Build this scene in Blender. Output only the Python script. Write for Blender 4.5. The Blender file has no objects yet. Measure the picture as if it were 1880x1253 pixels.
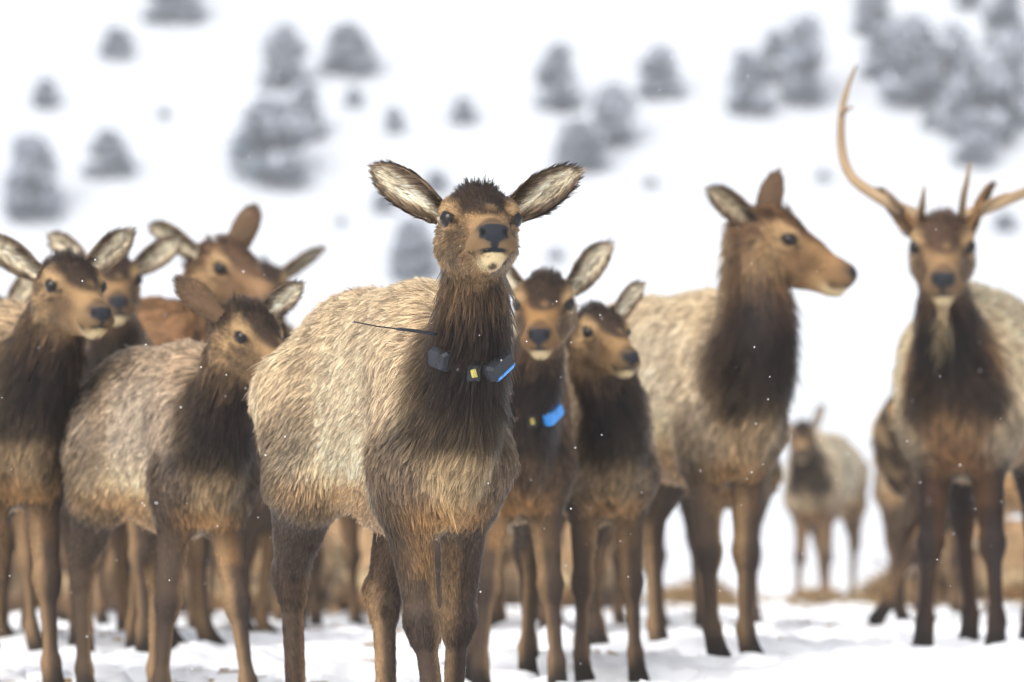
import bpy, math, random
import numpy as np
from mathutils import Vector, Matrix, kdtree

random.seed(7)
RNG = np.random.default_rng(7)
SC = bpy.context.scene
COL = SC.collection

# ------------------------------------------------------------------ camera, sky, sun, exposure
FPX = 10444.0          # focal length in photograph pixels (200 mm on a 36 mm sensor, 1880 px wide)
HORIZON = 976.0        # image row of the level line of sight
CAM_H = 0.58
cam_d = bpy.data.cameras.new('camera'); cam = bpy.data.objects.new('camera', cam_d); COL.objects.link(cam)
cam_d.lens = 200.0; cam_d.sensor_width = 36.0; cam_d.clip_start = 0.1; cam_d.clip_end = 3000.0
cam.location = (0, 0, CAM_H)
cam.rotation_euler = (math.radians(90) + math.atan((HORIZON - 626.5) / FPX), 0, 0)
cam_d.dof.use_dof = True; cam_d.dof.focus_distance = 15.75; cam_d.dof.aperture_fstop = 3.6
SC.camera = cam

SUN_EL, SUN_AZ = math.radians(40), math.radians(205)     # azimuth from +Y, clockwise; behind the camera, to the left
world = bpy.data.worlds.new('World'); SC.world = world; world.use_nodes = True
nt = world.node_tree; nt.nodes.clear()
sky = nt.nodes.new('ShaderNodeTexSky'); sky.sky_type = 'NISHITA'; sky.sun_disc = False
sky.sun_elevation = SUN_EL; sky.sun_rotation = SUN_AZ
sky.air_density = 1.0; sky.dust_density = 6.0; sky.ozone_density = 0.6
hsv = nt.nodes.new('ShaderNodeHueSaturation'); hsv.inputs['Saturation'].default_value = 0.32
bg = nt.nodes.new('ShaderNodeBackground'); bg.inputs['Strength'].default_value = 0.15
wo = nt.nodes.new('ShaderNodeOutputWorld')
nt.links.new(sky.outputs[0], hsv.inputs['Color']); nt.links.new(hsv.outputs[0], bg.inputs['Color']); nt.links.new(bg.outputs[0], wo.inputs[0])
sun_d = bpy.data.lights.new('sun', 'SUN'); sun_d.energy = 1.4; sun_d.angle = math.radians(45); sun_d.color = (1.0, 0.96, 0.9)
sun = bpy.data.objects.new('sun', sun_d); COL.objects.link(sun)
_dir = Vector((math.sin(SUN_AZ) * math.cos(SUN_EL), math.cos(SUN_AZ) * math.cos(SUN_EL), math.sin(SUN_EL)))
sun.rotation_euler = _dir.to_track_quat('Z', 'Y').to_euler()
SC.view_settings.view_transform = 'Standard'; SC.view_settings.look = 'None'
SC.view_settings.exposure = 0.56; SC.view_settings.gamma = 1.0; SC.view_settings.use_curve_mapping = False
SC.render.engine = 'CYCLES'
SC.cycles.max_bounces = 6; SC.cycles.diffuse_bounces = 3; SC.cycles.glossy_bounces = 2
SC.cycles.transparent_max_bounces = 8; SC.cycles.use_denoising = True; SC.cycles.use_adaptive_sampling = False
SC.cycles.sample_clamp_indirect = 3.0; SC.cycles.caustics_reflective = False; SC.cycles.caustics_refractive = False

# ------------------------------------------------------------------ helpers
def tag(o, label=None, cat=None, group=None, kind=None):
    if label: o['label'] = label
    if cat: o['category'] = cat
    if group: o['group'] = group
    if kind: o['kind'] = kind
    return o

def ss(a, b, x):
    t = np.clip((x - a) / (b - a), 0, 1); return t * t * (3 - 2 * t)

_T = np.random.default_rng(3).random((32, 32, 32)).astype(np.float32)
def vnoise(p, f, off=0.0):
    q = np.asarray(p, np.float64) * f + off + 100.0
    i = np.floor(q).astype(int); t = q - i; t = t * t * (3 - 2 * t)
    i0 = i % 32; i1 = (i + 1) % 32
    x0, y0, z0 = i0[..., 0], i0[..., 1], i0[..., 2]; x1, y1, z1 = i1[..., 0], i1[..., 1], i1[..., 2]
    tx, ty, tz = t[..., 0], t[..., 1], t[..., 2]
    a = _T[x0, y0, z0] * (1 - tx) + _T[x1, y0, z0] * tx; b = _T[x0, y1, z0] * (1 - tx) + _T[x1, y1, z0] * tx
    c = _T[x0, y0, z1] * (1 - tx) + _T[x1, y0, z1] * tx; d = _T[x0, y1, z1] * (1 - tx) + _T[x1, y1, z1] * tx
    return (a * (1 - ty) + b * ty) * (1 - tz) + (c * (1 - ty) + d * ty) * tz

def terrain(x, y):
    x = np.asarray(x, float); y = np.asarray(y, float)
    z = np.interp(y, [0, 10, 14, 16, 18, 20, 22, 24, 30, 42, 60, 120, 200, 250], [-.5, -.22, -.11, -.057, 0.0, .05, .094, .09, .07, .05, .0, -.2, -.5, -.6])
    p = np.stack([x, y, np.zeros_like(x)], -1)
    return z + .05 * (vnoise(p, .35) - .5)

def pix(px, py, D):
    """point seen at photograph pixel (px, py) at depth D"""
    return Vector(((px - 940.0) / FPX * D, D, CAM_H + (HORIZON - py) / FPX * D))

def mesh_obj(name, verts, faces, mat, parent=None, smooth=True):
    me = bpy.data.meshes.new(name)
    v = np.asarray(verts, np.float32); 
    if isinstance(faces, np.ndarray) and faces.ndim == 2:
        n, k = faces.shape
        me.vertices.add(len(v)); me.vertices.foreach_set('co', v.ravel())
        me.loops.add(n * k); me.loops.foreach_set('vertex_index', faces.astype(np.int32).ravel())
        me.polygons.add(n); me.polygons.foreach_set('loop_start', np.arange(0, n * k, k, dtype=np.int32))
        me.update(calc_edges=True); me.validate()
    else:
        me.from_pydata([tuple(map(float, q)) for q in v], [], [tuple(f) for f in faces]); me.update()
    if smooth: me.polygons.foreach_set('use_smooth', [True] * len(me.polygons))
    if mat: me.materials.append(mat)
    o = bpy.data.objects.new(name, me); COL.objects.link(o)
    if parent: o.parent = parent
    return o

def principled(name, color=(.5, .5, .5), rough=.6, spec=.5, metal=0.0, coat=0.0):
    m = bpy.data.materials.new(name); m.use_nodes = True
    b = m.node_tree.nodes['Principled BSDF']
    b.inputs['Base Color'].default_value = (*color, 1); b.inputs['Roughness'].default_value = rough
    b.inputs['Specular IOR Level'].default_value = spec; b.inputs['Metallic'].default_value = metal
    b.inputs['Coat Weight'].default_value = coat
    return m

def noise_mat(name, c1, c2, scale, rough=.8, bump=0.0, bscale=None, spec=.3):
    m = principled(name, c1, rough, spec); t = m.node_tree; b = t.nodes['Principled BSDF']
    tc = t.nodes.new('ShaderNodeTexCoord'); n = t.nodes.new('ShaderNodeTexNoise'); n.inputs['Scale'].default_value = scale; n.inputs['Detail'].default_value = 6
    r = t.nodes.new('ShaderNodeMix'); r.data_type = 'RGBA'
    r.inputs['A'].default_value = (*c1, 1); r.inputs['B'].default_value = (*c2, 1)
    t.links.new(tc.outputs['Object'], n.inputs['Vector']); t.links.new(n.outputs['Fac'], r.inputs['Factor']); t.links.new(r.outputs['Result'], b.inputs['Base Color'])
    if bump:
        n2 = t.nodes.new('ShaderNodeTexNoise'); n2.inputs['Scale'].default_value = bscale or scale; n2.inputs['Detail'].default_value = 8
        bp = t.nodes.new('ShaderNodeBump'); bp.inputs['Strength'].default_value = bump
        t.links.new(tc.outputs['Object'], n2.inputs['Vector']); t.links.new(n2.outputs['Fac'], bp.inputs['Height']); t.links.new(bp.outputs[0], b.inputs['Normal'])
    return m

M = {}
M['snow'] = noise_mat('snow', (.86, .88, .92), (.80, .83, .88), 3.0, .75, .35, 14.0)
M['hill'] = noise_mat('hill_snow', (.76, .80, .86), (.69, .74, .81), .10, .8, .2, 2.0)
M['eye'] = principled('eye', (.012, .010, .010), .12, .28)
M['antler'] = noise_mat('antler', (.13, .075, .038), (.46, .33, .19), 6.0, .5, .8, 70)
M['plastic'] = noise_mat('collar_plastic', (.013, .016, .022), (.024, .028, .036), 30, .5, .1, 200)
M['band'] = noise_mat('collar_band', (.014, .013, .013), (.03, .026, .024), 30, .6, .1, 120)
M['blue_band'] = noise_mat('blue_band', (.035, .06, .09), (.05, .085, .125), 30, .55)
M['leather'] = noise_mat('collar_leather', (.16, .065, .045), (.22, .10, .07), 60, .6, .2, 200)
M['blue'] = principled('blue_plastic', (.03, .27, .75), .4)
M['yellow'] = noise_mat('yellow_sticker', (.66, .58, .16), (.5, .42, .1), 160, .5)
M['steel'] = principled('steel', (.6, .6, .6), .3, .5, 1.0)
M['hay'] = noise_mat('hay', (.17, .105, .052), (.36, .25, .13), 2.2, .85)
M['flake'] = principled('snowflake', (.92, .93, .95), .6)
M['bark'] = noise_mat('bark', (.10, .08, .065), (.16, .13, .11), 6, .9)
M['needles'] = noise_mat('juniper_needles', (.10, .135, .175), (.15, .19, .235), 1.5, .8)
M['snowload'] = principled('snow_on_branches', (.80, .86, .95), .85, .2)

def fur_material(name, rough, spec):
    m = bpy.data.materials.new(name); m.use_nodes = True; t = m.node_tree; b = t.nodes['Principled BSDF']
    a = t.nodes.new('ShaderNodeAttribute'); a.attribute_name = 'col'
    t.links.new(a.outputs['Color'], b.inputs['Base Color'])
    b.inputs['Roughness'].default_value = rough; b.inputs['Specular IOR Level'].default_value = spec
    return m, a, b
M['hide'], _, _ = fur_material('hide', .8, .15)
M['fur'], _, _b = fur_material('fur', .46, .15)
_t = M['fur'].node_tree
_a = _t.nodes.new('ShaderNodeAttribute'); _a.attribute_name = 'nrm'
_v = _t.nodes.new('ShaderNodeVectorTransform'); _v.vector_type = 'NORMAL'; _v.convert_from = 'OBJECT'; _v.convert_to = 'WORLD'
_g = _t.nodes.new('ShaderNodeNewGeometry')
_mx = _t.nodes.new('ShaderNodeMix'); _mx.data_type = 'VECTOR'; _mx.inputs['Factor'].default_value = .3
_nn = _t.nodes.new('ShaderNodeVectorMath'); _nn.operation = 'NORMALIZE'
_t.links.new(_a.outputs['Vector'], _v.inputs[0]); _t.links.new(_v.outputs[0], _mx.inputs['A']); _t.links.new(_g.outputs['Normal'], _mx.inputs['B'])
_t.links.new(_mx.outputs['Result'], _nn.inputs[0]); _t.links.new(_nn.outputs[0], _b.inputs['Normal'])

# ------------------------------------------------------------------ ground and hill
def grid_sheet(name, xs, ys, zf, mat):
    X, Y = np.meshgrid(xs, ys); Z = zf(X, Y)
    nx, ny = len(xs), len(ys)
    i = np.arange(nx * ny).reshape(ny, nx)
    f = np.stack([i[:-1, :-1], i[:-1, 1:], i[1:, 1:], i[1:, :-1]], -1).reshape(-1, 4)
    return mesh_obj(name, np.stack([X, Y, Z], -1).reshape(-1, 3), f, mat)

def field_z(X, Y):
    z = terrain(X, Y)
    p = np.stack([X, Y, np.zeros_like(X)], -1)
    near = ss(70, 40, Y)
    lump = .07 * (vnoise(p, 2.1, 5) - .5) + .07 * (vnoise(p, 5.3, 9) - .5) + .04 * (vnoise(p, 11., 3) - .5)
    hole = -.10 * ss(.64, .74, vnoise(p, 5.2, 17)) - .05 * ss(.66, .76, vnoise(p, 9.0, 27))
    return z + near * (lump + hole)
xs = np.concatenate([np.linspace(-160, -6, 30), np.linspace(-5.6, 5.6, 320), np.linspace(6, 160, 30)])
ys = np.concatenate([np.linspace(-40, 15, 24), np.linspace(15.3, 48, 620), np.linspace(49, 255, 40)])
tag(grid_sheet('snow_field', xs, ys, field_z, M['snow']), 'trampled snow field under the herd', None, None, 'structure')
HB, HS = 245.0, 0.5
def hill_z(X, Y):
    p = np.stack([X, Y, np.zeros_like(X)], -1)
    return -1.0 + HS * (Y - HB) + 1.2 * (vnoise(p, .03) - .5) * ss(HB, HB + 25, Y) + .35 * (vnoise(p, .15) - .5)
tag(grid_sheet('snowy_hillside', np.linspace(-170, 170, 160), np.linspace(HB - 4, 460, 130), hill_z, M['hill']), 'steep snow covered hillside', None, None, 'structure')

# ------------------------------------------------------------------ elk: signed-distance body, surface nets, fur
class Prim:
    __slots__ = ('a', 'b', 'ra', 'rb', 'side', 'w', 'k', 'ca', 'cb', 'la', 'lb', 'flow', 'lift', 'sub', 'leg', 'inw')
    def __init__(s, a, b, ra, rb, ca, cb=None, la=.03, lb=None, flow=(-1, 0, -.5), side=(0, 1, 0), w=1.0, k=.05, lift=.35, sub=False, leg=0.0, inw=(0, 0, 0)):
        s.a = np.array(a, float); s.b = np.array(b, float) + 1e-5; s.ra = ra; s.rb = rb
        s.side = np.array(side, float); s.w = w; s.k = k
        s.ca = np.array(ca, float); s.cb = np.array(cb if cb is not None else ca, float)
        s.la = la; s.lb = lb if lb is not None else la
        s.flow = np.array(flow, float); s.flow /= np.linalg.norm(s.flow) + 1e-9
        s.lift = lift; s.sub = sub; s.leg = leg; s.inw = np.array(inw, float)
    def dist(s, P, want_t=False):
        q = P - s.a; ba = s.b - s.a
        if s.w != 1.0:
            c = 1.0 / s.w - 1.0
            q = q + (q @ s.side)[..., None] * (s.side * c); ba = ba + (ba @ s.side) * (s.side * c)
        t = np.clip((q @ ba) / (ba @ ba), 0, 1)
        d = q - t[..., None] * ba
        d = np.sqrt((d * d).sum(-1)) - (s.ra + t * (s.rb - s.ra))
        return (d, t) if want_t else d
    def bbox(s, m):
        r = max(s.ra, s.rb) * max(1.0, s.w) + m
        return np.minimum(s.a, s.b) - r, np.maximum(s.a, s.b) + r

def sdf_mesh(prims, h):
    lo = np.min([p.bbox(.05)[0] for p in prims if not p.sub], 0); hi = np.max([p.bbox(.05)[1] for p in prims if not p.sub], 0)
    n = np.ceil((hi - lo) / h).astype(int) + 1
    ax = [(lo[i] + np.arange(n[i]) * h).astype(np.float32) for i in range(3)]
    F = np.full(n, .5, np.float32)
    for p in prims:
        m = .07 + p.k
        l, u = p.bbox(m)
        i0 = np.clip(np.floor((l - lo) / h).astype(int), 0, n - 1); i1 = np.clip(np.ceil((u - lo) / h).astype(int) + 1, 1, n)
        sl = tuple(slice(a, b) for a, b in zip(i0, i1))
        g = np.stack(np.meshgrid(ax[0][sl[0]], ax[1][sl[1]], ax[2][sl[2]], indexing='ij'), -1)
        d = p.dist(g).astype(np.float32); f = F[sl]
        if p.sub:
            kk = p.k; hh = np.maximum(kk - np.abs(f + d), 0) / kk
            F[sl] = np.maximum(f, -d) + hh * hh * kk * .25
        else:
            kk = p.k; hh = np.maximum(kk - np.abs(f - d), 0) / kk
            F[sl] = np.minimum(f, d) - hh * hh * kk * .25
    S = F < 0
    c = [S[i:n[0] - 1 + i, j:n[1] - 1 + j, k:n[2] - 1 + k] for i in (0, 1) for j in (0, 1) for k in (0, 1)]
    cnt = sum(x.astype(np.int8) for x in c)
    act = (cnt > 0) & (cnt < 8)
    I = np.argwhere(act)
    offs = np.array([(i, j, k) for i in (0, 1) for j in (0, 1) for k in (0, 1)])
    V = np.stack([F[I[:, 0] + o[0], I[:, 1] + o[1], I[:, 2] + o[2]] for o in offs], 1)
    acc = np.zeros((len(I), 3)); num = np.zeros(len(I))
    for e0 in range(8):
        for bit in (4, 2, 1):
            if e0 & bit: continue
            e1 = e0 | bit
            f0, f1 = V[:, e0], V[:, e1]; cr = (f0 < 0) != (f1 < 0)
            t = np.where(cr, f0 / np.where(cr, f0 - f1, 1), 0)
            acc += cr[:, None] * (offs[e0] + t[:, None] * (offs[e1] - offs[e0])); num += cr
    P = lo + (I + acc / num[:, None]) * h
    idx = np.full(act.shape, -1, np.int32); idx[act] = np.arange(len(I))
    quads = []
    for axis in range(3):
        sa = [slice(None)] * 3; sb = [slice(None)] * 3
        sa[axis] = slice(0, -1); sb[axis] = slice(1, None)
        s0, s1 = S[tuple(sa)], S[tuple(sb)]
        E = np.argwhere(s0 != s1)
        o1, o2 = [(1, 2), (2, 0), (0, 1)][axis]
        ok = (E[:, o1] > 0) & (E[:, o2] > 0) & (E[:, o1] < n[o1] - 1) & (E[:, o2] < n[o2] - 1)
        E = E[ok]
        def cell(d1, d2):
            e = E.copy(); e[:, o1] += d1; e[:, o2] += d2
            return idx[e[:, 0], e[:, 1], e[:, 2]]
        q = np.stack([cell(-1, -1), cell(0, -1), cell(0, 0), cell(-1, 0)], 1)
        flip = ~s0[E[:, 0], E[:, 1], E[:, 2]]
        q[flip] = q[flip][:, ::-1]
        quads.append(q)
    Q = np.concatenate(quads); Q = Q[(Q >= 0).all(1)]
    # one light smoothing pass along the faces
    for lam in (.5, .35):
        A = np.zeros_like(P); C = np.zeros(len(P))
        for i in range(4):
            for j in (1, 3):
                np.add.at(A, Q[:, i], P[Q[:, (i + j) % 4]]); np.add.at(C, Q[:, i], 1)
        P = P * (1 - lam) + lam * A / np.maximum(C, 1)[:, None]
    return P, Q

def vnormals(P, Q):
    N = np.zeros_like(P)
    fn = np.cross(P[Q[:, 2]] - P[Q[:, 0]], P[Q[:, 3]] - P[Q[:, 1]])
    for i in range(4): np.add.at(N, Q[:, i], fn)
    return N / (np.linalg.norm(N, axis=1)[:, None] + 1e-12)

def unit(v):
    v = np.array(v, float); return v / (np.linalg.norm(v) + 1e-12)

def ik2(A, C, l1, l2, bend):
    """middle joint of a two-bone limb from A to C, bent towards `bend`"""
    A, C = np.array(A, float), np.array(C, float); d = C - A; L = np.linalg.norm(d)
    if L > (l1 + l2) * .999:
        return A + d * (l1 / (l1 + l2))
    x = (l1 * l1 - l2 * l2 + L * L) / (2 * L); hgt = math.sqrt(max(l1 * l1 - x * x, 0))
    u = d / L; b = np.array(bend, float); b = b - u * (b @ u); b /= np.linalg.norm(b)
    return A + u * x + b * hgt

PALETTE = dict(
    back=(.47, .35, .225), flank=(.58, .46, .325), rump=(.50, .365, .23), belly=(.70, .55, .35), groin=(.42, .235, .10),
    shoulder=(.27, .20, .135), chest=(.29, .205, .12), neck=(.058, .036, .024), throat=(.032, .021, .016), nape=(.095, .06, .038),
    face=(.30, .192, .10), cheek=(.27, .175, .095), crown=(.050, .032, .022), nose=(.020, .023, .029), cream=(.62, .50, .30),
    legout=(.092, .064, .045), legin=(.33, .215, .12), legdark=(.055, .04, .032), hoof=(.018, .015, .013), eye=(.02, .014, .01),
    earin=(.86, .75, .56), earout=(.12, .075, .045), eyering=(.40, .27, .145))

class Elk: pass

def build_elk(label, cx, D, yaw, scale, head_px, head_D, head_yaw, head_pitch, ears, feet=None, h=.016, nfur=30000, hair_r=.0011,
              pal=None, clump=12, bedded=False, head_scale=1.0, head_w=1.06, head_h=.96, roll=0.0, mane=1.0, wet=.6, antlers=None, group='elk of the herd', neck_in=0.0, nw=1.0, leghair=1.0, girth=1.0, armdark=False, mane_low=0.0, facehair=1.0, ear_len=.21, name_var=True, coat=1.0, beard=0.0, name='elk'):
    vr = random.Random(label); head_w *= vr.uniform(.95, 1.04) if name_var else 1.0; head_h *= vr.uniform(.96, 1.05) if name_var else 1.0
    pal = {**PALETTE, **(pal or {})}; C = {k: np.array(v) for k, v in pal.items()}
    for k_, g_ in (('neck', .62), ('throat', .50), ('nape', .68), ('crown', .75), ('legdark', .8), ('legout', .78)): C[k_] = C[k_] * g_
    X = (cx - 940.0) / FPX * D
    root_z = float(terrain(X, D)) - .015
    R = Matrix.Rotation(math.radians(yaw - 90), 4, 'Z')
    W = Matrix.Translation((X, D, root_z)) @ R @ Matrix.Scale(scale, 4); Wi = W.inverted()
    def loc(v): return np.array(Wi @ Vector(v))
    low = .60 if bedded else 0.0
    def B(x, y, z): return np.array((x, y, z - low))
    pr = []
    def add(*a, **k): pr.append(Prim(*a, **k))
    L = .037 * coat
    # torso
    fl = (-1, 0, -.55)
    add(B(-.60, 0, 1.07), B(-.35, 0, 1.045), .205, .275, C['rump'], C['back'], L, L, fl, w=girth * .66, k=.08, lift=.24)
    add(B(-.35, 0, 1.035), B(.22, 0, .985), .27, .325, C['flank'], C['flank'], L, L, fl, w=girth * .58, k=.10, lift=.22)
    add(B(.22, 0, .99), B(.50, 0, .97), .325, .22, C['shoulder'] * .5 + C['flank'] * .5, C['chest'], L, L * 1.1, (-.7, 0, -1), w=girth * .455, k=.10, lift=.24)
    add(B(-.06, 0, .915), B(.15, 0, .91), .265, .26, C['flank'], C['flank'], L, L, fl, w=girth * .66, k=.10, lift=.24)
    add(B(.05, 0, 1.19), B(.40, 0, 1.19), .115, .125, C['back'], C['back'], L * 1.15, L * 1.15, (-1, 0, -.2), w=.8, k=.12)
    add(B(-.55, 0, 1.21), B(-.1, 0, 1.2), .09, .10, C['back'], C['back'], L * 1.1, L * 1.1, (-1, 0, -.2), w=.9, k=.12)
    add(B(.46, 0, .86), B(.52, 0, 1.0), .16, .19, C['chest'], C['chest'], L * 1.3, L * 1.3, (-.15, 0, -1), w=girth * .55, k=.10)
    add(B(-.80, 0, 1.10), B(-.85, 0, .98), .035, .022, C['rump'], C['rump'], .035, .04, (-.2, 0, -1), k=.04)
    # legs
    default_feet = dict(fl=(.42, .115), fr=(.42, -.115), hl=(-.60, .115), hr=(-.60, -.115))
    feet = {**default_feet, **(feet or {})}
    for key, s in (('fl', 1), ('fr', -1)):
        inw = (0, -s, 0)
        add(B(.34, s * .085 * girth, 1.10), B(.42, s * .088 * girth, .82), .090, .094, C['shoulder'] * .6 + C['flank'] * .4, C['shoulder'] * .65 + C['legout'] * .35, L, L * .9, (-.35, 0, -1), k=.09, lift=.24)
        el = B(.36, s * .09, .74)
        if bedded:
            kn = B(.62, s * .2, .70); ft = B(.34, s * .22, .66); hf = B(.27, s * .22, .65)
        else:
            fx, fy = feet[key][:2]; lift = feet[key][2] if len(feet[key]) > 2 else 0.0
            wz = W @ Vector((fx, fy, 0)); gz = (float(terrain(wz.x, wz.y)) - .045 - root_z) / scale
            hf = np.array((fx + .02, fy, gz + .035 + lift)); ft = np.array((fx - .025, fy, gz + .135 + lift))
            kn = ik2(el, ft, .345, .285, (1, 0, 0))
        ll = .013 * leghair
        add(B(.41, s * .108, .84), el + (.01, 0, 0), .095, .086, C['legout'] if armdark else C['shoulder'] * .25 + C['legout'] * .75, C['legout'], L * .8, .03 * coat, (-.2, 0, -1), k=.08, leg=.3, inw=inw)
        add(el, kn, .070, .041, C['legout'], C['legout'], .018 * leghair, ll, kn - el, k=.05, leg=1, inw=inw, lift=.25)
        add(kn, kn + (ft - kn) * .10, .050, .043, C['legdark'], C['legdark'], ll, ll, ft - kn, k=.03, leg=.55, inw=inw, lift=.25)
        add(kn, ft, .033, .026, C['legdark'], C['legout'], ll * .9, ll * .8, ft - kn, k=.03, leg=.6, inw=inw, lift=.2)
        add(ft, ft + (hf - ft) * .55, .035, .036, C['legout'], C['legdark'], ll * .8, ll * .7, hf - ft, k=.03, leg=.6, inw=inw, lift=.2)
        add(ft + (hf - ft) * .6, hf + (.025, 0, -.012), .036, .046, C['hoof'], C['hoof'], 0, 0, hf - ft, k=.015, side=(1, 0, 0), w=1.15)
    stif = []
    for key, s in (('hl', 1), ('hr', -1)):
        inw = (0, -s, 0)
        fx, fy = feet[key][:2]; lift = feet[key][2] if len(feet[key]) > 2 else 0.0
        st = B(-.33 + .12 * (fx + .60), s * .16, .80)
        if bedded:
            st = B(-.2, s * .26, .78); hk = B(-.58, s * .27, .67); ft = B(-.25, s * .3, .65); hf = B(-.18, s * .3, .65)
        else:
            wz = W @ Vector((fx, fy, 0)); gz = (float(terrain(wz.x, wz.y)) - .045 - root_z) / scale
            hf = np.array((fx + .02, fy, gz + .035 + lift)); ft = np.array((fx - .025, fy, gz + .135 + lift))
            hk = ik2(st, ft, .395, .40, (-1, 0, 0))
        stif.append(st)
        ll = .014 * leghair
        add(B(-.50, s * .10, 1.04), st, .16, .118, C['rump'] * .4 + C['flank'] * .6, C['legout'], L, L * .9, (-.5, 0, -1), k=.10, leg=.0, inw=inw)
        add(B(-.64, s * .08, 1.02), B(-.60, s * .10, .80), .14, .10, C['rump'], C['legout'], L, L * .9, (-.2, 0, -1), k=.10, leg=.1, inw=inw)
        add(st + (-.03, 0, -.02), hk, .106, .044, C['legout'], C['legout'], L * .6, ll, hk - st, k=.06, leg=.9, inw=inw, lift=.28)
        add(hk + (-.02, 0, .02), hk + (ft - hk) * .14, .046, .040, C['legout'], C['legout'], ll, ll, ft - hk, k=.035, leg=1, inw=inw, lift=.25)
        add(hk, ft, .034, .027, C['legout'], C['legout'], ll, ll * .8, ft - hk, k=.03, leg=1, inw=inw, lift=.2)
        add(ft, ft + (hf - ft) * .55, .035, .036, C['legout'], C['legdark'], ll * .8, ll * .7, hf - ft, k=.03, leg=.8, inw=inw, lift=.2)
        add(ft + (hf - ft) * .6, hf + (.02, 0, -.012), .036, .046, C['hoof'], C['hoof'], 0, 0, hf - ft, k=.015, side=(1, 0, 0), w=1.15)
    # head frame
    hw = pix(head_px[0], head_px[1], head_D)
    H0 = loc(hw)
    ya = math.radians(head_yaw - yaw); pa = math.radians(head_pitch)
    f = np.array((math.cos(pa) * math.cos(ya), math.cos(pa) * math.sin(ya), math.sin(pa)))
    l = unit(np.cross((0, 0, 1), f)); u = np.cross(f, l)
    if roll:
        c_, s_ = math.cos(math.radians(roll)), math.sin(math.radians(roll)); l, u = l * c_ + u * s_, u * c_ - l * s_
    hs = head_scale
    Mh = np.stack([f, l * head_w, u * head_h], 1) * hs
    def Hd(a, b, c): return H0 + Mh @ np.array((a, b, c), float)
    def Hv(a, b, c): return unit(Mh @ np.array((a, b, c), float))
    # neck
    n0 = B(.44, 0, 1.03); n3 = Hd(-.045, 0, -.03)
    n1 = n0 + np.array((.24, 0, .02)); n2 = n3 * .60 + n0 * .40 + np.array((.13 - neck_in, 0, -.02))
    def nk(t): return (1 - t) ** 3 * n0 + 3 * (1 - t) ** 2 * t * n1 + 3 * (1 - t) * t * t * n2 + t ** 3 * n3
    ts = np.linspace(0, 1, 7); rr = np.interp(ts, [0, .3, .6, .85, 1], [.150, .126, .112, .10, .09])
    ncol = [C['chest'] * .4 + C['neck'] * .6, C['neck'], C['neck'], C['neck'], C['nape'] * .6 + C['neck'] * .4, C['nape'] * .5 + C['cheek'] * .5, C['cheek'] * .5 + C['nape'] * .5]
    for i in range(6):
        a, b = nk(ts[i]), nk(ts[i + 1]); ax = unit(b - a)
        add(a, b, rr[i] * nw, rr[i + 1] * nw, ncol[i], ncol[i + 1], .065 * mane, (.065 if i < 4 else .045) * mane, -ax * 1.0 + np.array((0, 0, -.25)), w=.68, k=.07,
            side=unit(np.cross((0, 0, 1), ax) if abs(ax[2]) < .95 else (0, 1, 0)), lift=.18)
    # skull and muzzle (forward, left, up)
    sd = l; hb = -f
    fc = .011 * coat
    add(Hd(-.02, 0, .010), Hd(.07, 0, .008), .092 * hs, .088 * hs, C['crown'], C['crown'], .033, .030, hb * .8 + u * .6, side=sd, w=.98, k=.04, lift=.55)
    add(Hd(.07, 0, .014), Hd(.19, 0, -.018), .088 * hs, .062 * hs, C['crown'], C['face'], .030, fc, hb * .9 + u * .3, side=sd, w=.98, k=.04, lift=.4)
    add(Hd(.18, 0, -.022), Hd(.325, 0, -.062), .054 * hs, .042 * hs, C['face'], C['face'], .014, .012, hb + u * .1, side=sd, w=.92, k=.04, lift=.25)
    add(Hd(.30, 0, -.076), Hd(.338, 0, -.080), .049 * hs, .043 * hs, C['face'] * .9, C['face'] * .8, .011, .009, hb, side=sd, w=1.12, k=.03, lift=.25)
    add(Hd(.0, 0, -.075), Hd(.25, 0, -.112), .080 * hs, .042 * hs, C['cheek'], C['face'], .017 * facehair, .009 * facehair, hb - u * .3, side=sd, w=.76, k=.04, lift=.22)
    for s in (1, -1):
        add(Hd(.015, s * .036, -.05), Hd(.15, s * .028, -.08), .070 * hs, .044 * hs, C['cheek'], C['cheek'], .017 * facehair, .010 * facehair, hb - u * .35, k=.04, lift=.22)
        add(Hd(.315, s * .036, -.094), Hd(.335, s * .022, -.098), .030 * hs, .026 * hs, C['face'] * .7, C['face'] * .7, .007, .006, hb, k=.02, lift=.25)
        add(Hd(.075, s * .072, .056), Hd(.128, s * .066, .040), .026 * hs, .020 * hs, C['eyering'], C['eyering'], .008, .008, hb + u * .3, k=.03, lift=.3)
        add(Hd(.088, s * .090, .044), Hd(.142, s * .076, .038), .0125 * hs, .010 * hs, C['eyering'], C['eyering'], .006, .006, hb, k=.012, lift=.3)
        add(Hd(.095, s * .088, -.010), Hd(.140, s * .074, -.012), .010 * hs, .009 * hs, C['eyering'], C['eyering'], .005, .005, hb, k=.014, lift=.3)
        add(Hd(.352, s * .020, -.056), Hd(.366, s * .016, -.066), .023 * hs, .020 * hs, C['nose'], C['nose'], 0, 0, hb, k=.014)
        add(Hd(.385, s * .030, -.060), Hd(.352, s * .043, -.060), .0105 * hs, .009 * hs, C['nose'] * .4, sub=True, k=.008)
    add(Hd(.366, 0, -.070), Hd(.362, 0, -.100), .019 * hs, .010 * hs, C['nose'], C['nose'], 0, 0, hb, k=.010, side=sd, w=.8)
    add(Hd(.322, 0, -.130), Hd(.285, 0, -.130), .028 * hs, .030 * hs, C['cream'], C['cream'], .005, .008, hb - u * .3, side=sd, w=1.15, k=.014, lift=.3)
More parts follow.
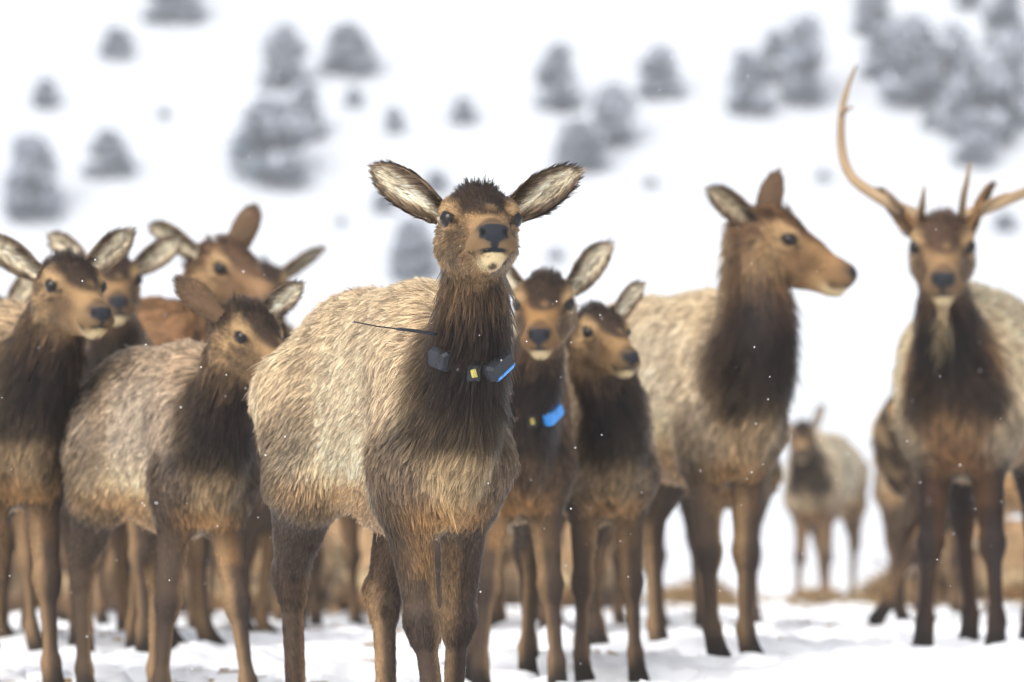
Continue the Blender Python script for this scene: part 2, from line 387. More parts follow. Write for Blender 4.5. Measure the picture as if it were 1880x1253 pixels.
    for s in (1, -1):
        add(Hd(.372, 0, -.112), Hd(.335, s * .044, -.116), .005 * hs, .005 * hs, C['nose'], sub=True, k=.006)
        add(Hd(.335, s * .046, -.116), Hd(.275, s * .052, -.122), .0055 * hs, .005 * hs, C['nose'], sub=True, k=.006)
    if beard:
        add(Hd(.25, 0, -.15), Hd(.22, 0, -.15 - .5 * beard), .025, .012, C['cream'] * .5 + C['face'] * .5, C['cream'] * .6, .03, .09, (0, 0, -1), k=.03, lift=.1)
    P, Q = sdf_mesh(pr, h)
    N = vnormals(P, Q)
    pos = [p for p in pr if not p.sub]
    Wt = np.zeros(len(P)); col = np.zeros((len(P), 3)); ln = np.zeros(len(P)); flow = np.zeros((len(P), 3)); lift = np.zeros(len(P)); legw = np.zeros(len(P)); inw = np.zeros((len(P), 3))
    for p in pos:
        d, t = p.dist(P, True)
        sg = .022 if p.ra > .08 else .010
        w = np.exp(-np.clip(d, -.012, 1) / sg)
        Wt += w; col += w[:, None] * (p.ca + t[:, None] * (p.cb - p.ca)); ln += w * (p.la + t * (p.lb - p.la))
        flow += w[:, None] * p.flow; lift += w * p.lift; legw += w * p.leg; inw += w[:, None] * p.inw * p.leg
    col /= Wt[:, None]; ln /= Wt; flow /= Wt[:, None]; lift /= Wt; legw /= Wt
    # inner side of the legs is tan
    inner = ss(.10, .85, (N * inw).sum(1) / np.maximum(legw * Wt, 1e-6)) * np.clip(legw * 1.2, 0, 1)
    col += (C['legin'] - col) * (inner * .85)[:, None]
    nz = vnoise(P, 9) - .5; nz2 = vnoise(P, 3.5, 7) - .5
    # torso colour zones
    zz = P[:, 2] + low; xx = P[:, 0]
    tor = ss(.62, .48, xx) * ss(-.95, -.8, xx) * (1 - np.clip(legw * 1.5, 0, 1)) 
    m = ss(1.0, .82, zz + .05 * nz2) * ss(.42, .25, xx) * tor * ss(.5, .56, zz) * ss(-.50, -.33, xx + .06 * nz2)
    col += (C['belly'] - col) * (m * .85)[:, None]
    m = ss(.86, .76, zz + .05 * nz) * tor * ss(.5, .56, zz) * ss(.35, .2, xx) * ss(-.42, -.27, xx + .04 * nz2)
    col += (C['groin'] - col) * (m * .8)[:, None]
    m = ss(1.16, 1.30, zz + .08 * nz2) * tor
    col += (C['back'] - col) * (m * .6)[:, None]
    m = ss(-.72, -.80, xx + .02 * nz) * ss(.75, .85, zz)
    col += (C['cream'] * .6 + C['rump'] * .4 - col) * (m * .7)[:, None]
    m = ss(.20, .05, np.abs(P[:, 1])) * ss(.40, .48, xx) * ss(.80, .70, zz) * ss(.5, .55, zz) * ss(.75, .6, xx)
    col += (C['groin'] - col) * (m * .75)[:, None]
    m = ss(-.22, -.36, xx + .05 * nz2) * ss(.90, .74, zz + .10 * nz2 + .03 * nz) * ss(.45, .55, zz)
    for st_ in stif: m = np.maximum(m, ss(.20, .10, np.linalg.norm((P - st_ - np.array((-.05, 0, .0))) * np.array((.9, .9, .8)), axis=1) + .05 * nz2 + .03 * nz))
    col += (C['legout'] * 1.15 - col) * (m * .85)[:, None]
    # throat is darkest
    tn = np.linspace(.05, .9, 12); NKp = np.array([nk(t) for t in tn]); 
    d2 = ((P[:, None, :] - NKp[None]) ** 2).sum(2); j = d2.argmin(1); dist_n = np.sqrt(d2[np.arange(len(P)), j])
    fwd = unit(n3 - n0); front = unit(np.array((fwd[2], 0, -fwd[0])) * .9 + f * .4)
    fr = ((P - NKp[j]) * front).sum(1)
    HL = (P - H0) @ np.linalg.inv(Mh).T            # head coordinates
    onhead = ss(-.12, -.02, HL[:, 0]) * (np.abs(HL[:, 1]) < .2) * ss(-.26, -.17, HL[:, 2]) * ss(.5, .4, np.linalg.norm(HL, axis=1))
    m = ss(.27, .20, dist_n) * ss(-.04, .09, fr) * (1 - onhead) * ss(.42, .54, xx) * ss(.82, .94, zz + mane_low + .06 * nz2)
    col += (C['throat'] - col) * (m * .9)[:, None]; ln += m * .012 * mane
    # head paint: (centre, radii, colour, strength, softness)
    def paint(c, r, colr, st=1.0, soft=.25, both=False):
        nonlocal col
        for s in ((1, -1) if both else (1,)):
            q = (HL - np.array((c[0], c[1] * s, c[2]))) / np.array(r)
            w = ss(1 + soft, 1 - soft, np.linalg.norm(q, axis=1) + .25 * nz)
            col = col + (colr - col) * (w * st)[:, None]
    paint((.10, 0, .10), (.15, .075, .085), C['crown'], .97, .22); paint((.18, 0, .055), (.125, .056, .07), C['crown'], .97, .2)
    paint((.235, .012, .035), (.03, .014, .014), C['cheek'], .5, .5)
    paint((.17, .074, -.06), (.10, .034, .06), C['crown'] * .75 + C['cheek'] * .25, .8, .5, True); paint((.04, .10, -.05), (.07, .05, .06), C['eyering'] * 1.05, .75, .4, True)
    paint((.10, .09, .02), (.055, .04, .042), C['eyering'], .8, .3, True)
    paint((.120, .083, .017), (.036, .03, .024), C['eye'], 1.0, .12, True)
    paint((.155, .068, .000), (.014, .02, .008), C['eye'], .8, .3, True)
    paint((.29, 0, -.03), (.05, .05, .03), C['face'] * 1.25, .5, .5)
    paint((.335, 0, -.025), (.03, .022, .018), C['crown'], .55, .4)
    paint((.372, 0, -.060), (.024, .043, .024), C['nose'], 1.0, .1); paint((.372, 0, -.076), (.02, .024, .015), C['nose'], 1.0, .12)
    paint((.378, .031, -.060), (.016, .010, .010), C['nose'] * .2, 1.0, .2, True)
    paint((.37, 0, -.092), (.018, .010, .020), C['nose'], 1.0, .15)
    paint((.34, .04, -.092), (.03, .025, .018), C['crown'] * .6 + C['face'] * .4, .6, .5, True)
    paint((.345, 0, -.134), (.035, .030, .020), C['cream'], .9, .2); paint((.355, 0, -.111), (.03, .034, .006), C['nose'], 1.0, .3)
    paint((.345, .0, -.170), (.04, .015, .024), C['crown'], .9, .25)
    paint((.31, .052, -.120), (.035, .018, .014), C['crown'] * .5, .55, .3, True)
    paint((.25, 0, -.155), (.06, .04, .02), C['eyering'] * 1.2, .5, .4)
    ndark = ss(.365, .385, HL[:, 0]) * 0
    sn = vnoise(HL * np.array((9., 30., 30.)), 1.0, 5); mk = ss(.52, .72, sn) * ss(.24, .18, HL[:, 0]) * onhead * .55
    mk = mk * np.clip(np.minimum(np.linalg.norm((HL - np.array((.11, .085, .02))) / .05, axis=1), np.linalg.norm((HL - np.array((.11, -.085, .02))) / .05, axis=1)) - .6, 0, 1)
    col = col + (C['crown'] * 1.4 - col) * mk[:, None]
    noseless = ss(.9, 1.25, np.linalg.norm((HL - np.array((.372, 0, -.068))) / np.array((.026, .044, .034)), axis=1))
    for s in (1, -1):
        noseless = noseless * ss(.8, 1.2, np.linalg.norm((HL - np.array((.120, s * .083, .017))) / np.array((.036, .03, .026)), axis=1))
    ln = ln * noseless
    # tufts: crown and nape stand longer
    tuft = ss(1.2, .7, np.linalg.norm((HL - np.array((.03, 0, .11))) / np.array((.09, .06, .05)), axis=1)); ln += tuft * .026; lift += tuft * .4
    # ears
    ears_V, ears_Q = [], []
    base_n = len(P); parts = [(P, N, col, ln, flow, lift)]; Qs = [Q]
    for s, spec in ((1, ears[0]), (-1, ears[1])):
        if spec is None: continue
        # spec: direction (image right, image up, towards camera) of the ear, and of its opening, in world terms
        dv, ov = spec
        def w2l(v): return unit(np.array(R.to_3x3().inverted() @ Vector((v[0], -v[2], v[1]))))
        ed = w2l(dv); eo = w2l(ov); eo = unit(eo - ed * (eo @ ed)); es = np.cross(eo, ed)
        eb = Hd(-.022, s * .078, .050); Le = ear_len * hs; nu, nv = 22, 13
        U = np.linspace(0, 1, nu); Vv = np.linspace(-1, 1, nv)
        prof = np.interp(U, [0, .12, .3, .5, .7, .85, .95, 1], [.026, .034, .045, .050, .047, .036, .020, .007]) * hs
        G = []
        for layer in (0, 1):
            for i, uu in enumerate(U):
                wd = prof[i]; cup = np.interp(uu, [0, .2, .5, 1], [1.25, 1.0, .62, .35])
                for vv in Vv:
                    ang = vv * cup * 1.25
                    r_ = wd / max(math.sin(min(cup * 1.25, 1.4)), .3)
                    x = r_ * math.sin(ang); y = r_ * (1 - math.cos(ang))
                    th = .004 + .005 * (1 - vv * vv) * (1 - uu)
                    c0 = eb + ed * (uu * Le) + es * x + eo * (y - wd * .55)
                    nrm = unit(eo * math.cos(ang) - es * math.sin(ang))
                    p_ = c0 + nrm * (th if layer == 0 else -th)
                    bend = .025 * uu * uu
                    p_ = p_ - eo * bend
                    inn = layer == 0
                    edge = ss(.62, 1.0, abs(vv)) if True else 0
                    tipd = ss(.75, 1.0, uu)
                    if inn:
                        cc = C['earin'] * (1 - .9 * max(float(ss(.50, .85, abs(vv))), float(tipd) * .8)) + C['earout'] * .9 * max(float(ss(.50, .85, abs(vv))), float(tipd) * .8)
                        dk = float(ss(.25, .1, abs(vv + .25)) * ss(.3, .45, uu) * ss(.9, .7, uu)); cc = cc * (1 - .45 * dk)
                        le = .024 + .014 * (1 - uu); li = .45; fw = unit(ed + es * (-vv) * .5)
                    else:
                        cc = C['earout'] * (1 - .5 * tipd) + C['crown'] * .5 * tipd; le = .019; li = .4; fw = ed
                    G.append((p_, nrm if inn else -nrm, cc, le * coat, fw, li))
        g = [np.array([q[i] for q in G], float) for i in range(6)]
        i = np.arange(nu * nv).reshape(nu, nv); k0 = nu * nv
        q1 = np.stack([i[:-1, :-1], i[:-1, 1:], i[1:, 1:], i[1:, :-1]], -1).reshape(-1, 4)
        q2 = q1[:, ::-1] + k0
        rim = []
        for a in range(nu - 1): rim += [(i[a, 0], i[a + 1, 0], i[a + 1, 0] + k0, i[a, 0] + k0), (i[a + 1, -1], i[a, -1], i[a, -1] + k0, i[a + 1, -1] + k0)]
        for b in range(nv - 1): rim += [(i[-1, b], i[-1, b + 1], i[-1, b + 1] + k0, i[-1, b] + k0)]
        qq = np.concatenate([q1, q2, np.array(rim)])
        fn = np.cross(g[0][q1[0, 2]] - g[0][q1[0, 0]], g[0][q1[0, 3]] - g[0][q1[0, 1]])
        if fn @ g[1][q1[0, 0]] < 0: qq = qq[:, ::-1]
        Qs.append(qq + sum(len(p[0]) for p in parts)); parts.append(tuple(g))
    P, N, col, ln, flow, lift = [np.concatenate([p[i] for p in parts]) for i in range(6)]
    Q = np.concatenate(Qs)
    lum = (col @ np.array((.3, .59, .11)))[:, None]; col = lum + (col - lum) * 1.07
    col = np.clip(col, .003, .95)
    o = mesh_obj(name, P, Q, M['hide'])
    ca = o.data.attributes.new('col', 'FLOAT_COLOR', 'POINT'); ca.data.foreach_set('color', np.c_[col * .85, np.ones(len(P))].astype(np.float32).ravel())
    o.matrix_world = W
    tag(o, label, 'elk', group)
    # eyes
    for s in (1, -1):
        me = eye_mesh(); e = bpy.data.objects.new('eye', me); COL.objects.link(e); e.parent = o
        e.location = Hd(.118, s * .078, .017); e.scale = (.0265 * hs,) * 3
    # fur
    if nfur:
        make_fur(o, P, N, Q, col, ln, flow, lift, nfur, hair_r / scale, clump, wet, base_n)
    E = Elk(); E.o = o; E.W = W; E.nk = nk; E.H0 = H0; E.Mh = Mh; E.Hd = Hd; E.f = f; E.l = l; E.u = u; E.loc = loc; E.rr = (ts, rr); E.Wi = Wi; E.scale = scale
    return E

_EYE = None
def eye_mesh():
    global _EYE
    if _EYE is None:
        v, fcs = [], []; n, m = 16, 10
        for i in range(m + 1):
            a = math.pi * i / m
            for j in range(n): v.append((math.sin(a) * math.cos(2 * math.pi * j / n), math.sin(a) * math.sin(2 * math.pi * j / n), math.cos(a)))
        for i in range(m):
            for j in range(n): fcs.append((i * n + j, i * n + (j + 1) % n, (i + 1) * n + (j + 1) % n, (i + 1) * n + j))
        me = bpy.data.meshes.new('eye'); me.from_pydata(v, [], [g[::-1] for g in fcs]); me.update(); me.validate()
        me.polygons.foreach_set('use_smooth', [True] * len(me.polygons)); me.materials.append(M['eye']); _EYE = me
    return _EYE

def make_fur(o, P, N, Q, col, ln, flow, lift, n, rad, clump, wet, base_n):
    rng = np.random.default_rng(len(P))
    T = np.concatenate([Q[:, [0, 1, 2]], Q[:, [0, 2, 3]]])
    area = .5 * np.linalg.norm(np.cross(P[T[:, 1]] - P[T[:, 0]], P[T[:, 2]] - P[T[:, 0]]), axis=1)
    lt = ln[T].mean(1)
    dens = np.where(lt < .003, 0, np.clip(.045 / np.maximum(lt, .004), .8, 5.0) ** .8)
    wgt = area * dens; wgt /= wgt.sum()
    ti = rng.choice(len(T), n, p=wgt)
    r1, r2 = rng.random(n), rng.random(n); fl = r1 + r2 > 1; r1[fl] = 1 - r1[fl]; r2[fl] = 1 - r2[fl]
    bc = np.stack([1 - r1 - r2, r1, r2], 1)
    def ip(A):
        B_ = A[T[ti]]; return (B_ * (bc[..., None] if B_.ndim == 3 else bc)).sum(1)
    r = ip(P); nn = ip(N); nn /= np.linalg.norm(nn, axis=1)[:, None] + 1e-9
    c = ip(col); L = ip(ln); fw = ip(flow); lf = ip(lift)
    jit = np.stack([vnoise(r, 7, 1), vnoise(r, 7, 21), vnoise(r, 7, 41)], 1) - .5
    jit2 = np.stack([vnoise(r, 24, 1), vnoise(r, 24, 21), vnoise(r, 24, 41)], 1) - .5
    fw = fw + jit * .7 + jit2 * .45 + rng.normal(0, .10, (n, 3))
    tg = fw - nn * (fw * nn).sum(1)[:, None]; tg /= np.linalg.norm(tg, axis=1)[:, None] + 1e-9
    la = np.clip(lf * (1 + .5 * rng.normal(size=n)), .05, 1.3); wild = (rng.random(n) < .05 + .16 * (L > .045)) & (L > .03); la[wild] = .75; L = np.where(wild, L * 1.15, L)
    d0 = tg * np.cos(la)[:, None] + nn * np.sin(la)[:, None]
    L = L * (.55 + .75 * rng.random(n)) * (.8 + .5 * vnoise(r, 14, 3))
    stray = rng.random(n) < .03; L[stray] *= 1.4
    S = np.array([0, .33, .67, 1.0]); K = len(S)
    bendv = tg * .45 - nn * .55 * np.sin(la)[:, None] + np.array((0, 0, -.18))
    pts = r[:, None, :] - nn[:, None, :] * .002 + (L[:, None, None]) * (S[None, :, None] * d0[:, None, :] + (S ** 2)[None, :, None] * .5 * bendv[:, None, :])
    cb = np.ones(n)
    if clump > 1:
        m = max(1, n // clump); seeds = rng.choice(n, m, replace=False)
        kd = kdtree.KDTree(m)
        for i, s in enumerate(seeds): kd.insert(r[s], i)
        kd.balance()
        own = np.array([kd.find(q)[1] for q in r]); sd = seeds[own]
        ok = ((nn * nn[sd]).sum(1) > .6)
        st = wet * (.55 + .6 * rng.random(m))[own] * ok
        offs = pts[sd] - pts
        pts = pts + offs * (np.clip(st, 0, .95)[:, None] * (S ** 1.3)[None, :])[..., None]
        cb = (.48 + 1.0 * rng.random(m) ** 1.3)[own]
    big = .82 + .36 * vnoise(r, 12, 9)
    bright = cb * big * (.8 + .4 * rng.random(n)); shortc = (L < .014); bright = np.where(shortc, bright * (.55 + .9 * rng.random(n)), bright)
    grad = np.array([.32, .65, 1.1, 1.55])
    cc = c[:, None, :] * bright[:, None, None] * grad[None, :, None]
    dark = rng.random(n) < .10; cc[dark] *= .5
    cc = np.clip(cc, .003, .95)
    hc = bpy.data.hair_curves.new('fur')
    hc.add_curves([K] * n)
    hc.attributes['position'].data.foreach_set('vector', pts.astype(np.float32).ravel())
    ra = hc.attributes.get('radius') or hc.attributes.new('radius', 'FLOAT', 'POINT')
    ra.data.foreach_set('value', np.tile(np.array([1, .9, .62, .12]) * rad, (n, 1)).astype(np.float32).ravel() * np.repeat(.7 + .6 * rng.random(n), K).astype(np.float32) * np.repeat(np.clip(L / .03, .45, 1.15), K).astype(np.float32))
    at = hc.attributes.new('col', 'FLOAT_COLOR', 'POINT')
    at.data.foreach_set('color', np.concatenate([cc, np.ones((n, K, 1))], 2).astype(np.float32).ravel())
    an = hc.attributes.new('nrm', 'FLOAT_VECTOR', 'POINT')
    an.data.foreach_set('vector', np.repeat(nn, K, 0).astype(np.float32).ravel())
    hc.materials.append(M['fur'])
    ob = bpy.data.objects.new('fur', hc); COL.objects.link(ob); ob.parent = o
    return ob

# ------------------------------------------------------------------ the herd
E = {}
ONLY = None
def elk(key, *a, **k):
    if ONLY and key not in ONLY: return
    E[key] = build_elk(*a, **k)

FRONT_EARS = (((.84, .50, .05), (.15, -.15, 1)), ((-.82, .54, .05), (-.15, -.15, 1)))

elk('main', 'wet shaggy tan elk in sharp focus wearing a tracking collar, nearest the camera', 728, 16.42, 19, 1.0, (873, 424), 15.62, 8, 5, FRONT_EARS,
    feet=dict(fr=(.46, -.02), fl=(.08, .15), hr=(-.64, -.10), hl=(-.25, .06)), h=.0062, nfur=520000, hair_r=.00074, head_w=1.12, head_h=.93, clump=5, wet=.85, nw=.90, leghair=1.4, name_var=False, facehair=1.6, ear_len=.225, girth=.93,
    pal=dict(flank=(.71, .57, .395), belly=(.84, .71, .49), back=(.55, .42, .28), rump=(.54, .40, .255), chest=(.42, .31, .185), shoulder=(.32, .24, .165)))

elk('A', 'dark necked elk at the left edge with wide spread ears, head turned right', -18, 20.0, 20, 1.0, (116, 530), 19.25, 25, -6,
    (((.72, .62, .1), (.2, -.2, 1)), ((-.82, .52, .1), (-.1, -.2, 1))), h=.013, nfur=120000, hair_r=.0011, clump=6, mane=1.15,
    pal=dict(flank=(.30, .22, .14), shoulder=(.16, .11, .07)))
elk('B', 'pale grey flanked young elk just left of the collared elk, head turned right', 310, 19.1, 22, .89, (440, 611), 18.45, 40, -18,
    (((.80, .55, -.1), (.3, -.3, 1)), ((-.75, .62, -.2), (-.5, .3, -.6))), h=.013, nfur=150000, hair_r=.0011, clump=5,
    feet=dict(fr=(.36, -.14), fl=(.50, .15), hr=(-.58, -.14), hl=(-.55, .14)), girth=.92,
    pal=dict(flank=(.52, .42, .32), back=(.38, .28, .19), shoulder=(.15, .11, .08), rump=(.32, .24, .17)))
elk('C', 'elk face looking at the camera just behind the dark necked left elk', 205, 23.2, 6, 1.03, (205, 520), 22.45, 8, -4,
    (((.85, .5, .0), (.1, -.3, 1)), ((-.75, .6, .0), (-.1, -.3, 1))), h=.017, nfur=35000, hair_r=.002,
    pal=dict(face=(.26, .16, .08)))
elk('D', 'tall reddish brown elk looking right above the backs of the left group', 190, 24.2, 55, 1.10, (398, 492), 23.75, 44, -12,
    (((.42, .85, -.3), (.2, .1, -.9)), ((-.85, .42, .0), (-.2, -.5, .8))), h=.017, nfur=45000, hair_r=.002,
    pal=dict(flank=(.24, .135, .07), back=(.22, .12, .06), shoulder=(.20, .11, .06), face=(.24, .145, .08), crown=(.13, .075, .045), neck=(.16, .09, .05), throat=(.12, .07, .04), nape=(.18, .10, .055)))
elk('E', 'elk mostly hidden behind others, one ear showing left of the collared elk', 495, 28.0, 4, 1.15, (480, 528), 27.2, 10, -6,
    (((.88, .42, .0), (.1, -.8, .5)), ((-.8, .5, .0), (-.1, -.4, 1))), h=.02, nfur=15000, hair_r=.003)
elk('F', 'brown elk cut off by the left picture edge behind the herd', -75, 24.0, 38, .98, (-14, 598), 23.4, 35, -12,
    (((.5, .8, -.2), (.3, -.2, 1)), ((-.8, .5, 0), (-.1, -.3, 1))), h=.02, nfur=20000, hair_r=.0025, pal=dict(flank=(.26, .16, .09), face=(.24, .14, .075)))
elk('G', 'brown elk with blue boxed collar directly right of the nearest elk', 938, 20.5, 5, .93, (1002, 560), 19.75, -4, -9,
    (((.68, .72, .0), (.2, -.3, 1)), ((-.8, .55, 0), (-.1, -.3, 1))), h=.013, nfur=100000, hair_r=.0011, clump=6,
    feet=dict(fr=(.52, -.16), fl=(.42, .14), hr=(-.55, -.1), hl=(-.62, .12)), mane=.8, head_scale=1.1,
    pal=dict(chest=(.12, .075, .045), neck=(.075, .05, .038), throat=(.045, .032, .027), shoulder=(.13, .08, .05), flank=(.25, .16, .095), face=(.29, .165, .075)))
elk('H', 'young elk with dark throat between blue collared elk and the profile elk', 1078, 21.2, 12, .88, (1092, 612), 20.55, 24, -8,
    (((.70, .70, -.1), (.5, -.3, .8)), ((-.8, .5, -.2), (-.3, -.3, .8))), h=.015, nfur=50000, hair_r=.0015,
    pal=dict(face=(.27, .17, .085), cheek=(.27, .175, .095)))
elk('I', 'large tan elk with dark brown neck looking right in profile', 1253, 22.5, 24, 1.06, (1398, 441), 21.95, 78, -10,
    (((.35, .93, -.1), (.45, .1, -.9)), ((-.80, .58, .25), (-.2, -.2, 1))), h=.014, nfur=140000, hair_r=.0012, clump=5,
    feet=dict(fr=(.42, -.07), fl=(.42, .065), hr=(-.62, -.06), hl=(-.46, .12)), wet=.4, nw=1.16, mane=1.25, head_scale=.96, head_h=1.10,
    pal=dict(flank=(.68, .56, .41), back=(.58, .45, .30), chest=(.46, .33, .20), belly=(.66, .52, .33), shoulder=(.50, .39, .27), crown=(.17, .095, .05), face=(.25, .15, .075), cheek=(.25, .155, .08), neck=(.055, .033, .025), nape=(.075, .045, .032), earin=(.5, .42, .3)))
elk('M', 'elk hidden behind the profile elk with only its legs showing', 1335, 28.2, 0, 1.0, (1365, 730), 27.5, 10, -5, FRONT_EARS, h=.02, nfur=15000, hair_r=.003, pal=dict(flank=(.25, .16, .09)))
elk('K', 'bull elk with long curved antlers facing the camera at right', 1792, 24.3, -13, 1.14, (1731, 456), 23.55, -4, -9,
    (((.55, .70, -.45), (.8, -.3, .2)), ((-.72, .62, -.45), (-.8, -.3, .2))), h=.015, nfur=140000, hair_r=.0013, clump=5, mane=1.0, nw=.95, wet=.3, beard=.26, girth=1.36, mane_low=.10, armdark=True, head_scale=1.12, head_h=1.0,
    feet=dict(fr=(.44, -.13), fl=(.46, .14)),
    pal=dict(flank=(.76, .61, .41), back=(.70, .56, .38), shoulder=(.72, .58, .41), chest=(.32, .19, .10), groin=(.22, .10, .04), rump=(.5, .38, .24), neck=(.045, .03, .026), nape=(.06, .038, .03), throat=(.03, .022, .02), legout=(.036, .024, .02), legdark=(.04, .032, .03), crown=(.10, .06, .04), face=(.27, .17, .09), earout=(.2, .115, .055), earin=(.25, .15, .08), legin=(.09, .048, .025)))
elk('J', 'small distant pale elk standing between the profile elk and the bull', 1510, 43.4, -14, .98, (1472, 800), 42.7, -3, -12,
    (((.5, .85, -.1), (.5, -.2, .6)), ((-.8, .5, 0), (-.1, -.3, 1))), h=.02, nfur=20000, hair_r=.003, girth=1.25, pal=dict(neck=(.11, .07, .045), throat=(.09, .06, .04), flank=(.80, .68, .50), back=(.7, .57, .4), shoulder=(.7, .58, .42), chest=(.5, .39, .26), legout=(.2, .13, .08)))
elk('L', 'brown elk behind the bull with its muzzle poking out on the left', 1840, 30.0, -68, 1.0, (1738, 712), 29.6, -78, -14,
    (((.5, .8, .0), (.3, -.2, 1)), ((.3, .9, 0), (-.1, -.3, 1))), h=.02, nfur=22000, hair_r=.003, feet=dict(fl=(.74, .10, .06), fr=(.40, -.14)), pal=dict(flank=(.30, .2, .115), shoulder=(.24, .15, .085), legout=(.2, .12, .065)))
elk('N', 'brown elk standing behind the bull at the right picture edge', 1850, 29.5, 48, 1.0, (1985, 640), 29.1, 60, -10, FRONT_EARS, h=.02, nfur=20000, hair_r=.003, pal=dict(flank=(.3, .2, .115)))
elk('Q', 'elk standing behind the nearest elk with mostly legs showing', 680, 27.0, 70, .98, (850, 690), 26.7, 70, -25, FRONT_EARS, h=.02, nfur=15000, hair_r=.003, pal=dict(flank=(.26, .165, .09)))
for i, (cx, D, yw, hp, lb) in enumerate([(1850, 40.0, -70, (1745, 1030), 'bedded elk lying low on the hay behind the bull'),
                                         (110, 33.5, 70, (225, 960), 'bedded elk lying behind the legs of the dark necked left elk'),
                                         (420, 34.5, -75, (300, 960), 'bedded elk lying behind the legs of the pale young elk'),
                                         (680, 36.0, 68, (790, 960), 'bedded elk lying behind the legs of the nearest elk'),
                                         (1010, 38.0, -70, (925, 985), 'bedded elk lying behind the legs of the blue collared elk')]):
    elk('bed%d' % i, lb, cx, D, yw, .85, hp, D - .3, yw, -10, FRONT_EARS, h=.022, nfur=12000, hair_r=.004, bedded=True, pal=dict(flank=(.40, .27, .155), back=(.34, .22, .125), shoulder=(.26, .17, .1), rump=(.4, .28, .17)))

for key, cx, D, yw, sc, hp, lb in [
        ('R', 42, 26.0, 24, 1.0, (70, 640), 'brown elk standing far left, only legs visible between the front legs'),
        ('S', 392, 30.5, -25, 1.0, (330, 745), 'elk behind the pale young elk, only its legs visible'),
        ('U', 1010, 27.5, 12, 1.0, (1020, 650), 'elk hidden behind the blue collared elk with legs showing'),
        ('Y', 296, 27.0, 10, 1.0, (292, 650), 'brown elk between the two left elk, only legs and belly visible'),
        ('Z', 470, 33.0, -20, 1.0, (455, 700), 'farthest elk left of the nearest one, legs against the snow'),
        ('W', 1128, 30.0, 18, 1.0, (1150, 690), 'elk behind the young dark throated elk, only legs visible'),
        ('AA', 125, 31.0, 14, 1.0, (118, 690), 'far elk behind the dark necked left elk, legs only'),
        ('AB', 560, 30.0, 25, 1.0, (610, 690), 'elk behind the nearest elk hindquarters, legs only'),
        ('AC', 905, 31.5, -12, 1.0, (880, 690), 'elk behind the nearest elk shoulder, legs only'),
        ('V', 1700, 36.0, 4, 1.0, (1722, 760), 'tan elk far behind the bull, seen just left of its legs'),
        ('X', 1862, 35.5, -40, 1.0, (1800, 760), 'tan elk farthest back behind the bull at right')]:
    elk(key, lb, cx, D, yw, sc, hp, D - .5 * math.cos(math.radians(yw)), yw, -12, FRONT_EARS, h=.022, nfur=12000, hair_r=.0032, pal=dict(flank=(.34, .22, .12), back=(.32, .2, .11), shoulder=(.22, .14, .08), legout=(.14, .09, .055)))

# ------------------------------------------------------------------ antlers
def tube(points, radii, n=10, sub=4):
    pts = np.array(points, float); rad = np.array(radii, float)
    t = np.linspace(0, len(pts) - 1, (len(pts) - 1) * sub + 1)
    def cr(A, tt):
        i = np.minimum(tt.astype(int), len(A) - 2); u = (tt - i)
        g = lambda k: A[np.clip(i + k, 0, len(A) - 1)]
        u = u[:, None] if A.ndim == 2 else u
        return .5 * (2 * g(0) + (g(1) - g(-1)) * u + (2 * g(-1) - 5 * g(0) + 4 * g(1) - g(2)) * u ** 2 + (3 * g(0) - g(-1) - 3 * g(1) + g(2)) * u ** 3)
    c = cr(pts, t); r = np.maximum(np.interp(t, range(len(rad)), rad), .0008)
    V, F = [], []
    up = np.array((.2, .3, .9))
    for i in range(len(c)):
        d = unit(c[min(i + 1, len(c) - 1)] - c[max(i - 1, 0)]); a = unit(np.cross(d, up)); b = np.cross(d, a)
        for j in range(n):
            th = 2 * math.pi * j / n; V.append(c[i] + r[i] * (math.cos(th) * a + math.sin(th) * b))
    for i in range(len(c) - 1):
        for j in range(n): F.append((i * n + j, i * n + (j + 1) % n, (i + 1) * n + (j + 1) % n, (i + 1) * n + j))
    F.append(tuple(range(n))[::-1]); F.append(tuple((len(c) - 1) * n + j for j in range(n)))
    return V, F

def join(parts):
    V, F = [], []
    for v, f in parts:
        k = len(V); V += list(v); F += [tuple(i + k for i in q) for q in f]
    return V, F

if 'K' in E:
    e = E['K']; hd = 23.55
    def ap(lst): return [e.loc(pix(x, y, hd + dz)) for x, y, dz in lst]
    k = 1 / e.scale
    spec = [
        ([(1700, 425, .06), (1690, 402, .05), (1655, 384, .05), (1606, 357, .08), (1566, 326, .16), (1548, 284, .25), (1545, 225, .32), (1553, 175, .34), (1573, 118, .30)], [.030, .034, .027, .024, .022, .020, .017, .013, .004],
         [([(1690, 402, .04), (1694, 376, -.10), (1698, 342, -.22)], [.018, .015, .004]), ([(1660, 387, .05), (1642, 372, -.08), (1626, 348, -.16)], [.018, .014, .004]), ([(1548, 210, .32), (1556, 200, .22), (1568, 196, .16)], [.012, .009, .003])]),
        ([(1762, 425, .06), (1772, 402, .05), (1806, 384, .05), (1852, 366, .08), (1900, 344, .16), (1938, 300, .25), (1948, 235, .32), (1942, 180, .34), (1924, 122, .30)], [.030, .034, .027, .024, .022, .020, .017, .013, .004],
         [([(1766, 404, .04), (1770, 362, -.12), (1777, 330, -.2), (1781, 298, -.25)], [.018, .015, .011, .004]), ([(1800, 388, .05), (1822, 370, -.08), (1851, 354, -.16)], [.018, .014, .004]), ([(1946, 215, .32), (1936, 204, .22), (1924, 198, .16)], [.012, .009, .003])])]
    for main_b, rad, tines in spec:
        pieces = [tube(ap(main_b), [q * k for q in rad])] + [tube(ap(t_), [q * k for q in r_], 8) for t_, r_ in tines]
        V, F = join(pieces)
        mesh_obj('antler', V, F, M['antler'], e.o)

